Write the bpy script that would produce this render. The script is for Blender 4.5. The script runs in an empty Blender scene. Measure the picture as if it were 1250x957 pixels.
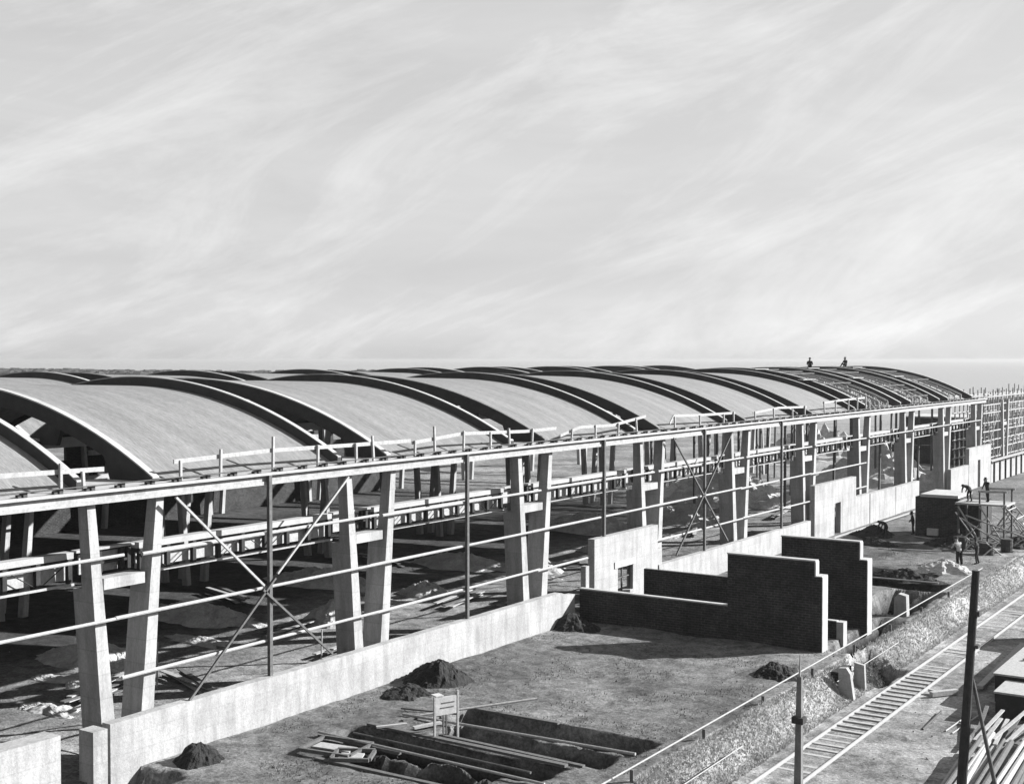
import bpy, bmesh, math, random
from mathutils import Vector, Matrix, noise
R = math.radians
random.seed(7)
S = bpy.context.scene
C = S.collection

# ---------------------------------------------------------------- camera
cd = bpy.data.cameras.new('camera'); cam = bpy.data.objects.new('camera', cd); C.objects.link(cam)
cam.location = (0, 0, 13.5)
cam.rotation_euler = (R(90) - math.atan(39.5 / 1562), 0, 0.5859)
cd.sensor_width = 36; cd.lens = 36 * 1562 / 1250
cd.clip_start = 0.5; cd.clip_end = 30000
S.camera = cam

# ---------------------------------------------------------------- sky, sun, exposure
SUN_EL = 26.3
sundir = Vector((0.714, 0.700, 0)).normalized() * math.cos(R(SUN_EL)) + Vector((0, 0, math.sin(R(SUN_EL))))
W = bpy.data.worlds.new('World'); S.world = W; W.use_nodes = True
nt = W.node_tree; bg = nt.nodes['Background']
sk = nt.nodes.new('ShaderNodeTexSky'); sk.sky_type = 'NISHITA'; sk.sun_disc = False
sk.sun_elevation = R(SUN_EL); sk.sun_rotation = math.atan2(sundir.x, sundir.y)
sk.air_density = 1.0; sk.dust_density = 2.5; sk.ozone_density = 1.0
bw = nt.nodes.new('ShaderNodeRGBToBW'); nt.links.new(sk.outputs[0], bw.inputs[0])
# even the sky out (thin overcast veil) and add faint cirrus
tc = nt.nodes.new('ShaderNodeTexCoord'); mp = nt.nodes.new('ShaderNodeMapping')
mp.inputs['Scale'].default_value = (1.6, 1.6, 6.0); mp.inputs['Rotation'].default_value = (0.25, 0.15, 0.4)
def vdot(vec):
    k = nt.nodes.new('ShaderNodeVectorMath'); k.operation = 'DOT_PRODUCT'; k.inputs[1].default_value = vec
    nt.links.new(tc.outputs['Generated'], k.inputs[0]); return k.outputs['Value']
ca_, sa_ = math.cos(R(24)), math.sin(R(24))
ux, uy = math.cos(.5859), math.sin(.5859)
cxy = nt.nodes.new('ShaderNodeCombineXYZ')
nt.links.new(vdot((ux * ca_ * 3.0, uy * ca_ * 3.0, sa_ * 3.0)), cxy.inputs[0]); nt.links.new(vdot((-ux * sa_ * 11, -uy * sa_ * 11, ca_ * 11)), cxy.inputs[1])
nt.links.new(vdot((-uy * 2, ux * 2, 0)), cxy.inputs[2])
nz2 = nt.nodes.new('ShaderNodeTexNoise'); nz2.inputs['Scale'].default_value = 1.15; nz2.inputs['Detail'].default_value = 9; nz2.inputs['Roughness'].default_value = .68; nz2.inputs['Distortion'].default_value = .5
nt.links.new(cxy.outputs[0], nz2.inputs['Vector'])
w2 = nt.nodes.new('ShaderNodeMapRange'); w2.inputs['From Min'].default_value = .46; w2.inputs['From Max'].default_value = .80; w2.inputs['To Min'].default_value = 0; w2.inputs['To Max'].default_value = 1.0
nt.links.new(nz2.outputs['Fac'], w2.inputs['Value'])
nt.links.new(tc.outputs['Generated'], mp.inputs['Vector'])
nz = nt.nodes.new('ShaderNodeTexNoise'); nz.inputs['Scale'].default_value = 2.6; nz.inputs['Detail'].default_value = 7; nz.inputs['Roughness'].default_value = .62
nz.inputs['Distortion'].default_value = .6
nt.links.new(mp.outputs[0], nz.inputs['Vector'])
cr = nt.nodes.new('ShaderNodeMapRange'); cr.inputs['From Min'].default_value = .42; cr.inputs['From Max'].default_value = .78
cr.inputs['To Min'].default_value = 0; cr.inputs['To Max'].default_value = 1.0
nt.links.new(nz.outputs['Fac'], cr.inputs['Value'])
pw = nt.nodes.new('ShaderNodeMath'); pw.operation = 'POWER'; pw.inputs[1].default_value = 0.30
nt.links.new(bw.outputs[0], pw.inputs[0])
m1 = nt.nodes.new('ShaderNodeMath'); m1.operation = 'MULTIPLY_ADD'; m1.inputs[1].default_value = 0.35
nt.links.new(cr.outputs[0], m1.inputs[0]); 
m2 = nt.nodes.new('ShaderNodeMath'); m2.operation = 'MULTIPLY'; m2.inputs[1].default_value = 1.88
nt.links.new(pw.outputs[0], m2.inputs[0]); nt.links.new(m2.outputs[0], m1.inputs[2])
sz = nt.nodes.new('ShaderNodeSeparateXYZ'); nt.links.new(tc.outputs['Generated'], sz.inputs[0])
hg = nt.nodes.new('ShaderNodeMapRange'); hg.inputs['From Min'].default_value = 0; hg.inputs['From Max'].default_value = .075; hg.inputs['To Min'].default_value = 1.34; hg.inputs['To Max'].default_value = 1.0
hg.interpolation_type = 'SMOOTHSTEP'
nt.links.new(sz.outputs[2], hg.inputs['Value'])
m3 = nt.nodes.new('ShaderNodeMath'); m3.operation = 'MULTIPLY'; wa = nt.nodes.new('ShaderNodeMath'); wa.operation = 'ADD'; nt.links.new(m1.outputs[0], wa.inputs[0]); nt.links.new(w2.outputs[0], wa.inputs[1]); nt.links.new(wa.outputs[0], m3.inputs[0]); nt.links.new(hg.outputs[0], m3.inputs[1])
nt.links.new(m3.outputs[0], bg.inputs['Color'])
bg.inputs['Strength'].default_value = 0.075
sl = bpy.data.lights.new('sun', 'SUN'); sl.energy = 5.0; sl.angle = R(.5); sl.color = (1, 1, 1)
sun = bpy.data.objects.new('sun', sl); C.objects.link(sun); sun.rotation_euler = sundir.to_track_quat('Z', 'Y').to_euler()
S.view_settings.view_transform = 'Standard'; S.view_settings.look = 'None'
S.view_settings.gamma = 1; S.view_settings.use_curve_mapping = False
S.view_settings.exposure = 1.72
S.cycles.max_bounces = 6; S.cycles.diffuse_bounces = 3; S.cycles.volume_bounces = 0

# ---------------------------------------------------------------- materials
def mat(name, v, var=.25, scale=3.0, rough=.9, bump=.3, kind='noise', stretch=(1, 1, 1), streak=0.0, fine=18.0, brick=None, spots=0.0, bdist=.03, bvar=.2, grain=None, drip=0):
    v *= .62
    m = bpy.data.materials.new(name); m.use_nodes = True; n = m.node_tree.nodes; l = m.node_tree.links
    b = n['Principled BSDF']; b.inputs['Roughness'].default_value = rough
    b.inputs['Specular IOR Level'].default_value = .25
    t = n.new('ShaderNodeTexCoord'); g = n.new('ShaderNodeMapping'); g.inputs['Scale'].default_value = stretch
    geo = n.new('ShaderNodeNewGeometry'); l.new(geo.outputs['Position'], g.inputs['Vector'])
    a = n.new('ShaderNodeTexNoise'); a.inputs['Scale'].default_value = scale; a.inputs['Detail'].default_value = 6; a.inputs['Roughness'].default_value = .65
    l.new(g.outputs[0], a.inputs['Vector'])
    f = n.new('ShaderNodeTexNoise'); f.inputs['Scale'].default_value = fine; f.inputs['Detail'].default_value = 3
    l.new(g.outputs[0], f.inputs['Vector'])
    mr = n.new('ShaderNodeMapRange'); mr.inputs['From Min'].default_value = .3; mr.inputs['From Max'].default_value = .7
    mr.inputs['To Min'].default_value = v * (1 - var); mr.inputs['To Max'].default_value = v * (1 + var)
    l.new(a.outputs['Fac'], mr.inputs['Value'])
    fr = n.new('ShaderNodeMapRange'); fr.inputs['From Min'].default_value = .3; fr.inputs['From Max'].default_value = .7
    g_ = var * .7 if grain is None else grain; fr.inputs['To Min'].default_value = 1 - g_; fr.inputs['To Max'].default_value = 1 + g_; f.inputs['Roughness'].default_value = .75
    l.new(f.outputs['Fac'], fr.inputs['Value'])
    mu = n.new('ShaderNodeMath'); mu.operation = 'MULTIPLY'; l.new(mr.outputs[0], mu.inputs[0]); l.new(fr.outputs[0], mu.inputs[1])
    out = mu.outputs[0]; hgt = f.outputs['Fac']
    if brick:
        sx = n.new('ShaderNodeSeparateXYZ'); l.new(geo.outputs['Position'], sx.inputs[0])
        ad = n.new('ShaderNodeMath'); ad.operation = 'ADD'; l.new(sx.outputs[0], ad.inputs[0]); l.new(sx.outputs[1], ad.inputs[1])
        cx = n.new('ShaderNodeCombineXYZ'); l.new(ad.outputs[0], cx.inputs[0]); l.new(sx.outputs[2], cx.inputs[1])
        bt = n.new('ShaderNodeTexBrick'); bt.inputs['Scale'].default_value = 1; bt.inputs['Brick Width'].default_value = brick[0]; bt.inputs['Row Height'].default_value = brick[1]
        bt.inputs['Mortar Size'].default_value = brick[2]; bt.inputs['Color1'].default_value = (1 - bvar,) * 3 + (1,); bt.inputs['Color2'].default_value = (1 + bvar * .8,) * 3 + (1,); bt.inputs['Mortar'].default_value = (brick[3],) * 3 + (1,)
        l.new(cx.outputs[0], bt.inputs['Vector'])
        mb_ = n.new('ShaderNodeMath'); mb_.operation = 'MULTIPLY'; l.new(out, mb_.inputs[0]); l.new(bt.outputs['Color'], mb_.inputs[1]); out = mb_.outputs[0]
    if spots:
        vo = n.new('ShaderNodeTexNoise'); vo.inputs['Scale'].default_value = spots; vo.inputs['Detail'].default_value = 8; vo.inputs['Roughness'].default_value = .75
        l.new(geo.outputs['Position'], vo.inputs['Vector'])
        vr = n.new('ShaderNodeMapRange'); vr.inputs['From Min'].default_value = .40; vr.inputs['From Max'].default_value = .56; vr.inputs['To Min'].default_value = .45; vr.inputs['To Max'].default_value = 1.1
        l.new(vo.outputs['Fac'], vr.inputs['Value'])
        ms = n.new('ShaderNodeMath'); ms.operation = 'MULTIPLY'; l.new(out, ms.inputs[0]); l.new(vr.outputs[0], ms.inputs[1]); out = ms.outputs[0]
    if drip:
        g2 = n.new('ShaderNodeMapping'); g2.inputs['Scale'].default_value = (1.6, 1.6, .22); l.new(geo.outputs['Position'], g2.inputs['Vector'])
        dn = n.new('ShaderNodeTexNoise'); dn.inputs['Scale'].default_value = 1.3; dn.inputs['Detail'].default_value = 7; dn.inputs['Roughness'].default_value = .7; l.new(g2.outputs[0], dn.inputs['Vector'])
        dr = n.new('ShaderNodeMapRange'); dr.inputs['From Min'].default_value = .38; dr.inputs['From Max'].default_value = .56; dr.inputs['To Min'].default_value = 1 - drip; dr.inputs['To Max'].default_value = 1.06
        l.new(dn.outputs['Fac'], dr.inputs['Value'])
        md = n.new('ShaderNodeMath'); md.operation = 'MULTIPLY'; l.new(out, md.inputs[0]); l.new(dr.outputs[0], md.inputs[1]); out = md.outputs[0]
    l.new(out, b.inputs['Base Color'])
    bp = n.new('ShaderNodeBump'); bp.inputs['Strength'].default_value = bump; bp.inputs['Distance'].default_value = bdist
    l.new(hgt, bp.inputs['Height']); l.new(bp.outputs[0], b.inputs['Normal'])
    return m
M = {}
M['shell'] = mat('shell_concrete', .195, .20, .55, bump=.5, stretch=(.3, 2.4, .3), fine=9, grain=.34)
M['concrete'] = mat('cast_concrete', .40, .16, 1.4, bump=.25)
M['rib'] = mat('rib_concrete', .40, .2, 1.2)
M['shaded_rib'] = mat('shaded_edge_concrete', .055, .25, 1.2)  # edge beams and ribs: their shade is painted into the base colour
M['column'] = mat('column_concrete', .39, .14, 1.2, stretch=(1, 1, .5), grain=.15, drip=.22, brick=(30, .8, .02, .86), bvar=.05)
M['wall'] = mat('pale_rendered_wall', .37, .17, .6, fine=11, bump=.5, grain=.16, drip=.2, brick=(3.4, .6, .02, .9), bvar=.05)
M['brick'] = mat('dark_brick', .028, .45, 1.1, grain=.5, fine=7, brick=(.34, .12, .018, 2.2), bvar=.3, bump=.8)
M['coping'] = mat('mortar_coping', .45, .2, 2)
M['timber'] = mat('pale_timber', .38, .22, 2.5, stretch=(3, 3, 3), fine=12)
M['oldtimber'] = mat('weathered_timber', .12, .3, 2.5, stretch=(3, 3, 3))
M['darktimber'] = mat('tarred_timber', .035, .3, 3)
M['steel'] = mat('dark_steel', .05, .3, 4, rough=.6)
M['ground'] = mat('trodden_soil', .27, .3, .35, fine=5, bump=.9, bdist=.08, spots=.9)
M['subsoil'] = mat('dug_soil', .02, .4, 3, fine=9, bump=1, bdist=.08)
M['grassy'] = mat('dry_grass', .52, .3, .8, fine=7, bump=1, bdist=.1)
M['darkgrass'] = mat('dark_weeds', .10, .4, 2)
M['ballast'] = mat('track_bed', .20, .2, 1.2, fine=12, bump=.8)
M['rail'] = mat('worn_rail', .42, .1, 3, rough=.45)
M['field'] = mat('haze_pale_plain', .50, .12, .004, fine=.02, bump=0)
M['wood'] = mat('distant_trees', .05, .3, .2)
M['cloth_dark'] = mat('dark_work_cloth', .03, .2, 8)
M['cloth_light'] = mat('pale_work_cloth', .45, .15, 8)
M['post'] = mat('weathered_post', .17, .25, 2, drip=.3)
M['skin'] = mat('skin', .3, .05, 8)
M['sack'] = mat('pale_canvas', .45, .2, 2, fine=8)  # canvas; also colours the added sunlight sheets in the hall

# ground: soil, blending by place (site soil / embankment grass / far plain paled by painted haze)
def ground_material():
    m = bpy.data.materials.new('site_ground'); m.use_nodes = True; n = m.node_tree.nodes; l = m.node_tree.links
    b = n['Principled BSDF']; b.inputs['Roughness'].default_value = 1; b.inputs['Specular IOR Level'].default_value = .1
    geo = n.new('ShaderNodeNewGeometry'); at = n.new('ShaderNodeAttribute'); at.attribute_name = 'cover'
    def noi(s, d, lo, hi, o0, o1, rough=.6, vec=None):
        a = n.new('ShaderNodeTexNoise'); a.inputs['Scale'].default_value = s; a.inputs['Detail'].default_value = d; a.inputs['Roughness'].default_value = rough
        l.new(vec or geo.outputs['Position'], a.inputs['Vector'])
        r = n.new('ShaderNodeMapRange'); r.inputs['From Min'].default_value = lo; r.inputs['From Max'].default_value = hi; r.inputs['To Min'].default_value = o0; r.inputs['To Max'].default_value = o1
        l.new(a.outputs['Fac'], r.inputs['Value']); return r.outputs[0], a
    def mul(x, y):
        k = n.new('ShaderNodeMath'); k.operation = 'MULTIPLY'; l.new(x, k.inputs[0]); l.new(y, k.inputs[1]); return k.outputs[0]
    big, _ = noi(.12, 6, .38, .62, .70, 1.22)
    med, am = noi(1.3, 8, .36, .64, .42, 1.5, .8)
    fin, af = noi(9, 4, .3, .7, .62, 1.38)
    v = mul(mul(big, med), fin)
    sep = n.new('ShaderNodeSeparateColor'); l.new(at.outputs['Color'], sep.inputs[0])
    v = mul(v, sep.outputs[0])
    # far plain: even, no clods, haze painted in as a pale tone
    mx = n.new('ShaderNodeMix'); mx.data_type = 'FLOAT'; l.new(sep.outputs[1], mx.inputs[0]); l.new(v, mx.inputs[2])
    mx.inputs[3].default_value = .19
    l.new(mx.outputs[0], b.inputs['Base Color'])
    bp = n.new('ShaderNodeBump'); bp.inputs['Strength'].default_value = .8; bp.inputs['Distance'].default_value = .12
    ad = n.new('ShaderNodeMath'); ad.operation = 'MULTIPLY_ADD'; ad.inputs[1].default_value = .25; l.new(af.outputs['Fac'], ad.inputs[0]); l.new(am.outputs['Fac'], ad.inputs[2])
    l.new(ad.outputs[0], bp.inputs['Height']); l.new(bp.outputs[0], b.inputs['Normal'])
    return m
M['site'] = ground_material()

# ---------------------------------------------------------------- helpers
class MB:
    def __init__(s): s.v = []; s.f = []; s.mi = []; s.k = 0
    def add(s, vs, fs):
        o = len(s.v); s.v += [tuple(v) for v in vs]; s.f += [tuple(i + o for i in f) for f in fs]; s.mi += [s.k] * len(fs)
    def box(s, x0, x1, y0, y1, z0, z1):
        s.add([(x0, y0, z0), (x1, y0, z0), (x1, y1, z0), (x0, y1, z0), (x0, y0, z1), (x1, y0, z1), (x1, y1, z1), (x0, y1, z1)],
              [(0, 3, 2, 1), (4, 5, 6, 7), (0, 1, 5, 4), (1, 2, 6, 5), (2, 3, 7, 6), (3, 0, 4, 7)])
        return s
    def beam(s, p, q, w, h=None, up=(0, 0, 1), w2=None, h2=None):
        p = Vector(p); q = Vector(q); h = h or w; w2 = w2 or w; h2 = h2 or h
        d = (q - p).normalized(); up = Vector(up)
        if abs(d.dot(up)) > .98: up = Vector((1, 0, 0)) if abs(d.x) < .9 else Vector((0, 1, 0))
        a = d.cross(up).normalized(); b = a.cross(d).normalized()
        vs = [p + a * (i * w / 2) + b * (j * h / 2) for i, j in ((-1, -1), (1, -1), (1, 1), (-1, 1))] + [q + a * (i * w2 / 2) + b * (j * h2 / 2) for i, j in ((-1, -1), (1, -1), (1, 1), (-1, 1))]
        s.add(vs, [(0, 3, 2, 1), (4, 5, 6, 7), (0, 1, 5, 4), (1, 2, 6, 5), (2, 3, 7, 6), (3, 0, 4, 7)]); return s
    def tube(s, p, q, r, r2=None, n=8):
        p = Vector(p); q = Vector(q); r2 = r if r2 is None else r2
        d = (q - p).normalized(); up = Vector((0, 0, 1)) if abs(d.z) < .95 else Vector((1, 0, 0))
        a = d.cross(up).normalized(); b = a.cross(d)
        vs = []
        for c, rr in ((p, r), (q, r2)):
            for i in range(n):
                t = 2 * math.pi * i / n; vs.append(c + a * (rr * math.cos(t)) + b * (rr * math.sin(t)))
        fs = [(i, (i + 1) % n, n + (i + 1) % n, n + i) for i in range(n)] + [tuple(range(n - 1, -1, -1)), tuple(range(n, 2 * n))]
        s.add(vs, fs); return s
    def prism_xz(s, pts, y0, y1):      # convex or quad-strip polygons given as list of (x,z)
        n = len(pts)
        s.add([(x, y0, z) for x, z in pts] + [(x, y1, z) for x, z in pts],
              [tuple(range(n)), tuple(range(2 * n - 1, n - 1, -1))] + [(i, n + i, n + (i + 1) % n, (i + 1) % n) for i in range(n)]); return s
    def build(s, name, m, parent=None, smooth=False):
        me = bpy.data.meshes.new(name); me.from_pydata(s.v, [], s.f)
        for k in (m if isinstance(m, (list, tuple)) else [m]): me.materials.append(k)
        if any(s.mi): me.polygons.foreach_set('material_index', s.mi)
        bm = bmesh.new(); bm.from_mesh(me); bmesh.ops.recalc_face_normals(bm, faces=bm.faces); bm.to_mesh(me); bm.free()
        if smooth:
            for q in me.polygons: q.use_smooth = True
        o = bpy.data.objects.new(name, me); C.objects.link(o)
        if parent: o.parent = parent
        return o
def thing(name, label, cat, loc=(0, 0, 0), rz=0, group=None):
    o = bpy.data.objects.new(name, None); C.objects.link(o); o.location = loc; o.rotation_euler = (0, 0, rz); o.empty_display_size = .3
    o['label'] = label; o['category'] = cat
    if group: o['group'] = group
    return o
def tag(o, label, cat, group=None):
    o['label'] = label; o['category'] = cat
    if group: o['group'] = group
    return o
def dup(o, parent=None, dloc=None):
    c = o.copy(); C.objects.link(c)
    if parent: c.parent = parent
    if dloc: c.location = Vector(o.location) + Vector(dloc)
    for ch in list(o.children): dup(ch, c)
    return c

# ================================================================ TERRAIN
def clamp(x, a=0, b=1): return max(a, min(b, x))
def sm(x, a, b):
    t = clamp((x - a) / (b - a)); return t * t * (3 - 2 * t)
def rect(x, y, x0, x1, y0, y1, e=.18):
    return min(sm(x, x0 - e, x0), 1 - sm(x, x1, x1 + e), sm(y, y0 - e, y0), 1 - sm(y, y1, y1 + e))
TR = [(-28.6, -20.6, 38.35, 40.1, 1.1), (-27.6, -20.9, 36.75, 37.9, .7), (-30.6, -21.8, 34.3, 35.8, .9), (-29.0, -23.2, 32.3, 33.95, .9),
      (-33.5, -31.6, 24.0, 28.2, 1.3), (-19.1, -17.6, 56.2, 59.4, .9), (-25.0, -20.6, 76.0, 78.0, 1.2), (-22.8, -20.0, 67.6, 75.0, 1.3), (-26.5, -22.0, 80.3, 81.6, 1.0), (-20.6, -19.5, 57.6, 65.5, .8)]
def wob(x, y): return x + .16 * noise.noise(Vector((x * 1.1, y * 1.1, 31))) + .025 * noise.noise(Vector((x * 3, y * 3, 33))), y + .16 * noise.noise(Vector((x * .9, y * .9, 35))) + .025 * noise.noise(Vector((x * 3, y * 3, 37)))
def height(x, y):
    z = 0.0; wx, wy = wob(x, y)
    nz_ = noise.noise(Vector((x * .35, y * .35, 0))) * .10 + noise.noise(Vector((x * 1.6, y * 1.6, 3))) * .035
    if x > -30 and y < 300: z -= sm(x, -19.2, -17.9) * 1.0
    tr = 1 - rect(x, y, -17.9, -15.0, -50, 400, .3)
    z += nz_ * (tr if x > -19 else 1) * (1 if -33.3 < x < -10 else .8)
    for a in TR: z -= a[4] * rect(wx, wy, a[0], a[1], a[2], a[3])
    if x > -19.9 and x < -17: z += noise.noise(Vector((x * 3.2, y * 3.2, 9))) * .05
    return z
def cover(x, y):
    if -19.4 < x < -17.6: c = .34
    elif x >= -17.6: c = .28
    elif x < -34: c = .23 - .16 * sm(-x, 46, 52) * sm(-y, -118, -100)  # hall floor: sun strip paler, roof shade darker, both painted into the colour
    else: c = .17
    # worn light patches / dark weeds
    c *= 1 + .45 * noise.noise(Vector((x * .22, y * .22, 5)))
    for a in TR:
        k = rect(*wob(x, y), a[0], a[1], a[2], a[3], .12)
        if k > 0: c = c * (1 - k) + .012 * k  # dug soil in the trenches, darkened further with painted shade
    for (ax, ay, ar) in ((-24.5, 46, 1.8), (-21.5, 48, 1.6), (-20.9, 51.4, 1.3), (-29, 33, 2.0), (-25.5, 80, 3), (-27.5, 88, 3), (-28.5, 94, 4)):
        d = math.hypot(x - ax, (y - ay) * .9) / ar + noise.noise(Vector((x, y, 2))) * .5
        if d < 1: c *= .45 + .55 * clamp(d)
    f = sm(math.hypot(x, y), 230, 330)  # mask of the far plain, where haze is painted into the colour
    return c * .62, f
def axis(segs):
    out = []
    for a, b, st in segs:
        n = max(1, int(round((b - a) / st)))
        out += [a + (b - a) * i / n for i in range(n)]
    out.append(segs[-1][1]); return out
xs = axis([(-9000, -2500, 2000), (-2500, -600, 300), (-600, -120, 40), (-120, -60, 4), (-60, -34, .7), (-34, -32, .14), (-32, -17, .14), (-17, -8, .3), (-8, 40, 3), (40, 400, 60), (400, 9000, 2150)])
ys = axis([(-300, 0, 60), (0, 22, 4), (22, 30, .28), (30, 42, .14), (42, 62, .25), (62, 110, .5), (110, 200, 3), (200, 600, 30), (600, 2600, 250), (2600, 9500, 1300)])
gv = []; gc = []
for y in ys:
    for x in xs:
        gv.append((x, y, height(x, y) if abs(x) < 500 and y < 500 else (-1 if x > -18 and y < 300 else 0)))
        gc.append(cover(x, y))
nx = len(xs); gf = [(j * nx + i, j * nx + i + 1, (j + 1) * nx + i + 1, (j + 1) * nx + i) for j in range(len(ys) - 1) for i in range(nx - 1)]
me = bpy.data.meshes.new('ground'); me.from_pydata(gv, [], gf)
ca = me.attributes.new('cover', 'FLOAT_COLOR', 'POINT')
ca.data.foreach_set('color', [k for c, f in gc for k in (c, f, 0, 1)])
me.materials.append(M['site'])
for q in me.polygons: q.use_smooth = True
ground = bpy.data.objects.new('ground', me); C.objects.link(ground); ground['kind'] = 'structure'

# far-off wood at the edge of the plain
wb = MB()
for i in range(1500):
    t = i / 1500
    x = -620 + t * 520 + random.uniform(-4, 4); y = 560 + t * 130 + random.uniform(-25, 25)
    x = -1150 + t * 860
    y = 600 + 30 * math.sin(t * 9) + random.uniform(-40, 40)
    h = 5.2 + 1.4 * noise.noise(Vector((t * 30, 0, 0))) + random.uniform(0, 1.3); w = random.uniform(5, 9)
    n = 7; vs = []
    for lv, (rr, zz) in enumerate(((.5, 0), (1, .35), (.85, .7), (.35, 1))):
        for k in range(n):
            a = 2 * math.pi * k / n + lv; q = rr * w * random.uniform(.75, 1.15)
            vs.append((x + q * math.cos(a), y + q * math.sin(a), h * zz * random.uniform(.92, 1.05)))
    fs = [(lv * n + k, lv * n + (k + 1) % n, (lv + 1) * n + (k + 1) % n, (lv + 1) * n + k) for lv in range(3) for k in range(n)] + [tuple(range(3 * n, 4 * n))]
    wb.add(vs, fs)
wo = wb.build('woodland', M['wood']); wo['kind'] = 'stuff'

# ================================================================ HALL
PITCH = 12.65; Y0 = 28.28
def PY(k): return Y0 + k * PITCH        # centre of V-column pair k
HALL = thing('factory_hall', 'long concrete hall of shallow vaulted roofs on splayed columns, still being built', 'hall', (-59, 28, 0))
HI = Vector(HALL.location)
def hp(o):                               # parent to the hall, keeping world coordinates
    o.parent = HALL; o.location = Vector(o.location) - HI; return o
SPAN = [(-34.5, -58.8), (-59.2, -83.6)]
Z_SPR = 9.38; RISE = 3.15
def arcz(x, sp, off=0.0):
    c = (sp[0] + sp[1]) / 2; h = abs(sp[0] - sp[1]) / 2; Rr = (h * h + RISE * RISE) / (2 * RISE)
    return Z_SPR + off + math.sqrt(max(0, Rr * Rr - (x - c) ** 2)) - (Rr - RISE)
def arch_strip(b, sp, y0, y1, top, bot, n=48, x0=None, x1=None, foot=None):
    x0 = sp[0] if x0 is None else x0; x1 = sp[1] if x1 is None else x1
    V = []
    for i in range(n + 1):
        x = x0 + (x1 - x0) * i / n
        e = min(abs(x - sp[0]), abs(x - sp[1])); t = top; 
        zb = arcz(x, sp, bot)
        if foot and e < foot: zb = 9.02
        if zb < 9.02: zb = 9.02
        V += [(x, y0, zb), (x, y1, zb), (x, y1, arcz(x, sp, t)), (x, y0, arcz(x, sp, t))]
    F = []
    for i in range(n):
        a = i * 4; c = a + 4
        F += [(a, c, c + 1, a + 1), (a + 1, c + 1, c + 2, a + 2), (a + 2, c + 2, c + 3, a + 3), (a + 3, c + 3, c, a)]
    F += [(0, 1, 2, 3), (n * 4, n * 4 + 3, n * 4 + 2, n * 4 + 1)]
    b.add(V, F)
L = PITCH - 2.88
def make_bay(k, row, shelled=True):
    """bay k lies between column pairs k and k+1"""
    sp = SPAN[row]; ya = PY(k) + 1.44; yb = PY(k + 1) - 1.44
    if shelled:
        b = MB()
        V = []; n = 56; F = []
        seg = 6
        for i in range(n + 1):
            x = sp[0] + (sp[1] - sp[0]) * i / n
            for j in range(seg + 1):
                y = ya + .22 + (yb - ya - .44) * j / seg
                dz = .012 * noise.noise(Vector((x * .5, y * .5, k))) - .20 * (j / seg) ** 1.3
                V.append((x, y, arcz(x, sp, dz - .02)))
        o = len(V); V += [(x, y, z - .14) for x, y, z in V]
        for i in range(n):
            for j in range(seg):
                a = i * (seg + 1) + j; F.append((a, a + 1, a + seg + 2, a + seg + 1)); a += o; F.append((a, a + seg + 1, a + seg + 2, a + 1))
        b.add(V, F)
        sh = hp(b.build('vault_shell', M['shell'], None, True))
        e = MB(); arch_strip(e, sp, ya, ya + .24, .04, -.55, 56, foot=2.3); eo = e.build('edge_arch', M['shaded_rib'])
        c2 = MB(); arch_strip(c2, sp, ya - .03, ya + .26, .10, .043, 56); co = c2.build('edge_kerb', M['concrete' if k < 2 else 'shell'])
        r = MB(); arch_strip(r, sp, yb - .28, yb, .16, -.55, 56, foot=1.2); ro = r.build('rib', M['shaded_rib'])
        t = MB(); arch_strip(t, sp, yb - .26, yb - .02, .205, .163, 56); to = t.build('rib_capping', M['concrete'])
        for q in (eo, co, ro, to):
            q.parent = sh; q.matrix_parent_inverse = Matrix.Translation(HI)
            q.matrix_parent_inverse = Matrix.Identity(4); q.location = HI * 0 - Vector((0, 0, 0))
        return sh
    else:
        for yy in (ya, yb - .3):
            r = MB(); arch_strip(r, sp, yy, yy + .3, .22, -.45, 48); ro = hp(r.build('arch_rib', M['shaded_rib']))
            t = MB(); arch_strip(t, sp, yy - .02, yy + .32, .27, .223, 48); to = t.build('rib_capping', M['concrete'], ro)
for k in range(-2, 9):
    for row in (0, 1):
        make_bay(k, row, shelled=(k < 6 if row == 0 else k < 5))
# V columns ------------------------------------------------------------
def vpair(xf, slim=False):
    """column pair built about Y=0, front face at x=xf"""
    obs = []
    for s in (-1, 1):
        b = MB()
        def sec(z):
            t = z / 8.9
            yc = s * (.66 + .78 * t); w = (.58 - .26 * t) * (.6 if slim else 1)
            return yc, w
        levels = [(-.3, 1.0), (6.0, 1.0), (6.02, .55), (8.92, .45)] if not slim else [(-.3, .42), (4, .42), (6.02, .4), (8.92, .35)]
        V = []
        for z, dep in levels:
            yc, w = sec(max(z, 0)); 
            V += [(xf, yc - w / 2, z), (xf, yc + w / 2, z), (xf - dep, yc + w / 2, z), (xf - dep, yc - w / 2, z)]
        F = [(0, 1, 2, 3), (12, 15, 14, 13)]
        for i in range(3):
            a = i * 4
            for j in range(4): F.append((a + j, a + 4 + j, a + 4 + (j + 1) % 4, a + (j + 1) % 4))
        b.add(V, F); obs.append(b.build('column', M['column']))
    b = MB(); b.box(xf - .9, xf - .12, -.85, .85, 5.95, 6.32); obs.append(b.build('corbel', M['column']))
    return obs
first = {}
for li, xf in enumerate((-34.15, -58.3, -60.2, -83.3)):
    proto = vpair(xf, li > 0)
    for k in range(-2, 11):
        if li > 0 and k > 9: continue
        for q in proto:
            c = q if k == -2 else q.copy()
            if k != -2: C.objects.link(c)
            c.location = (0, PY(k), 0); hp(c)
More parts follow.
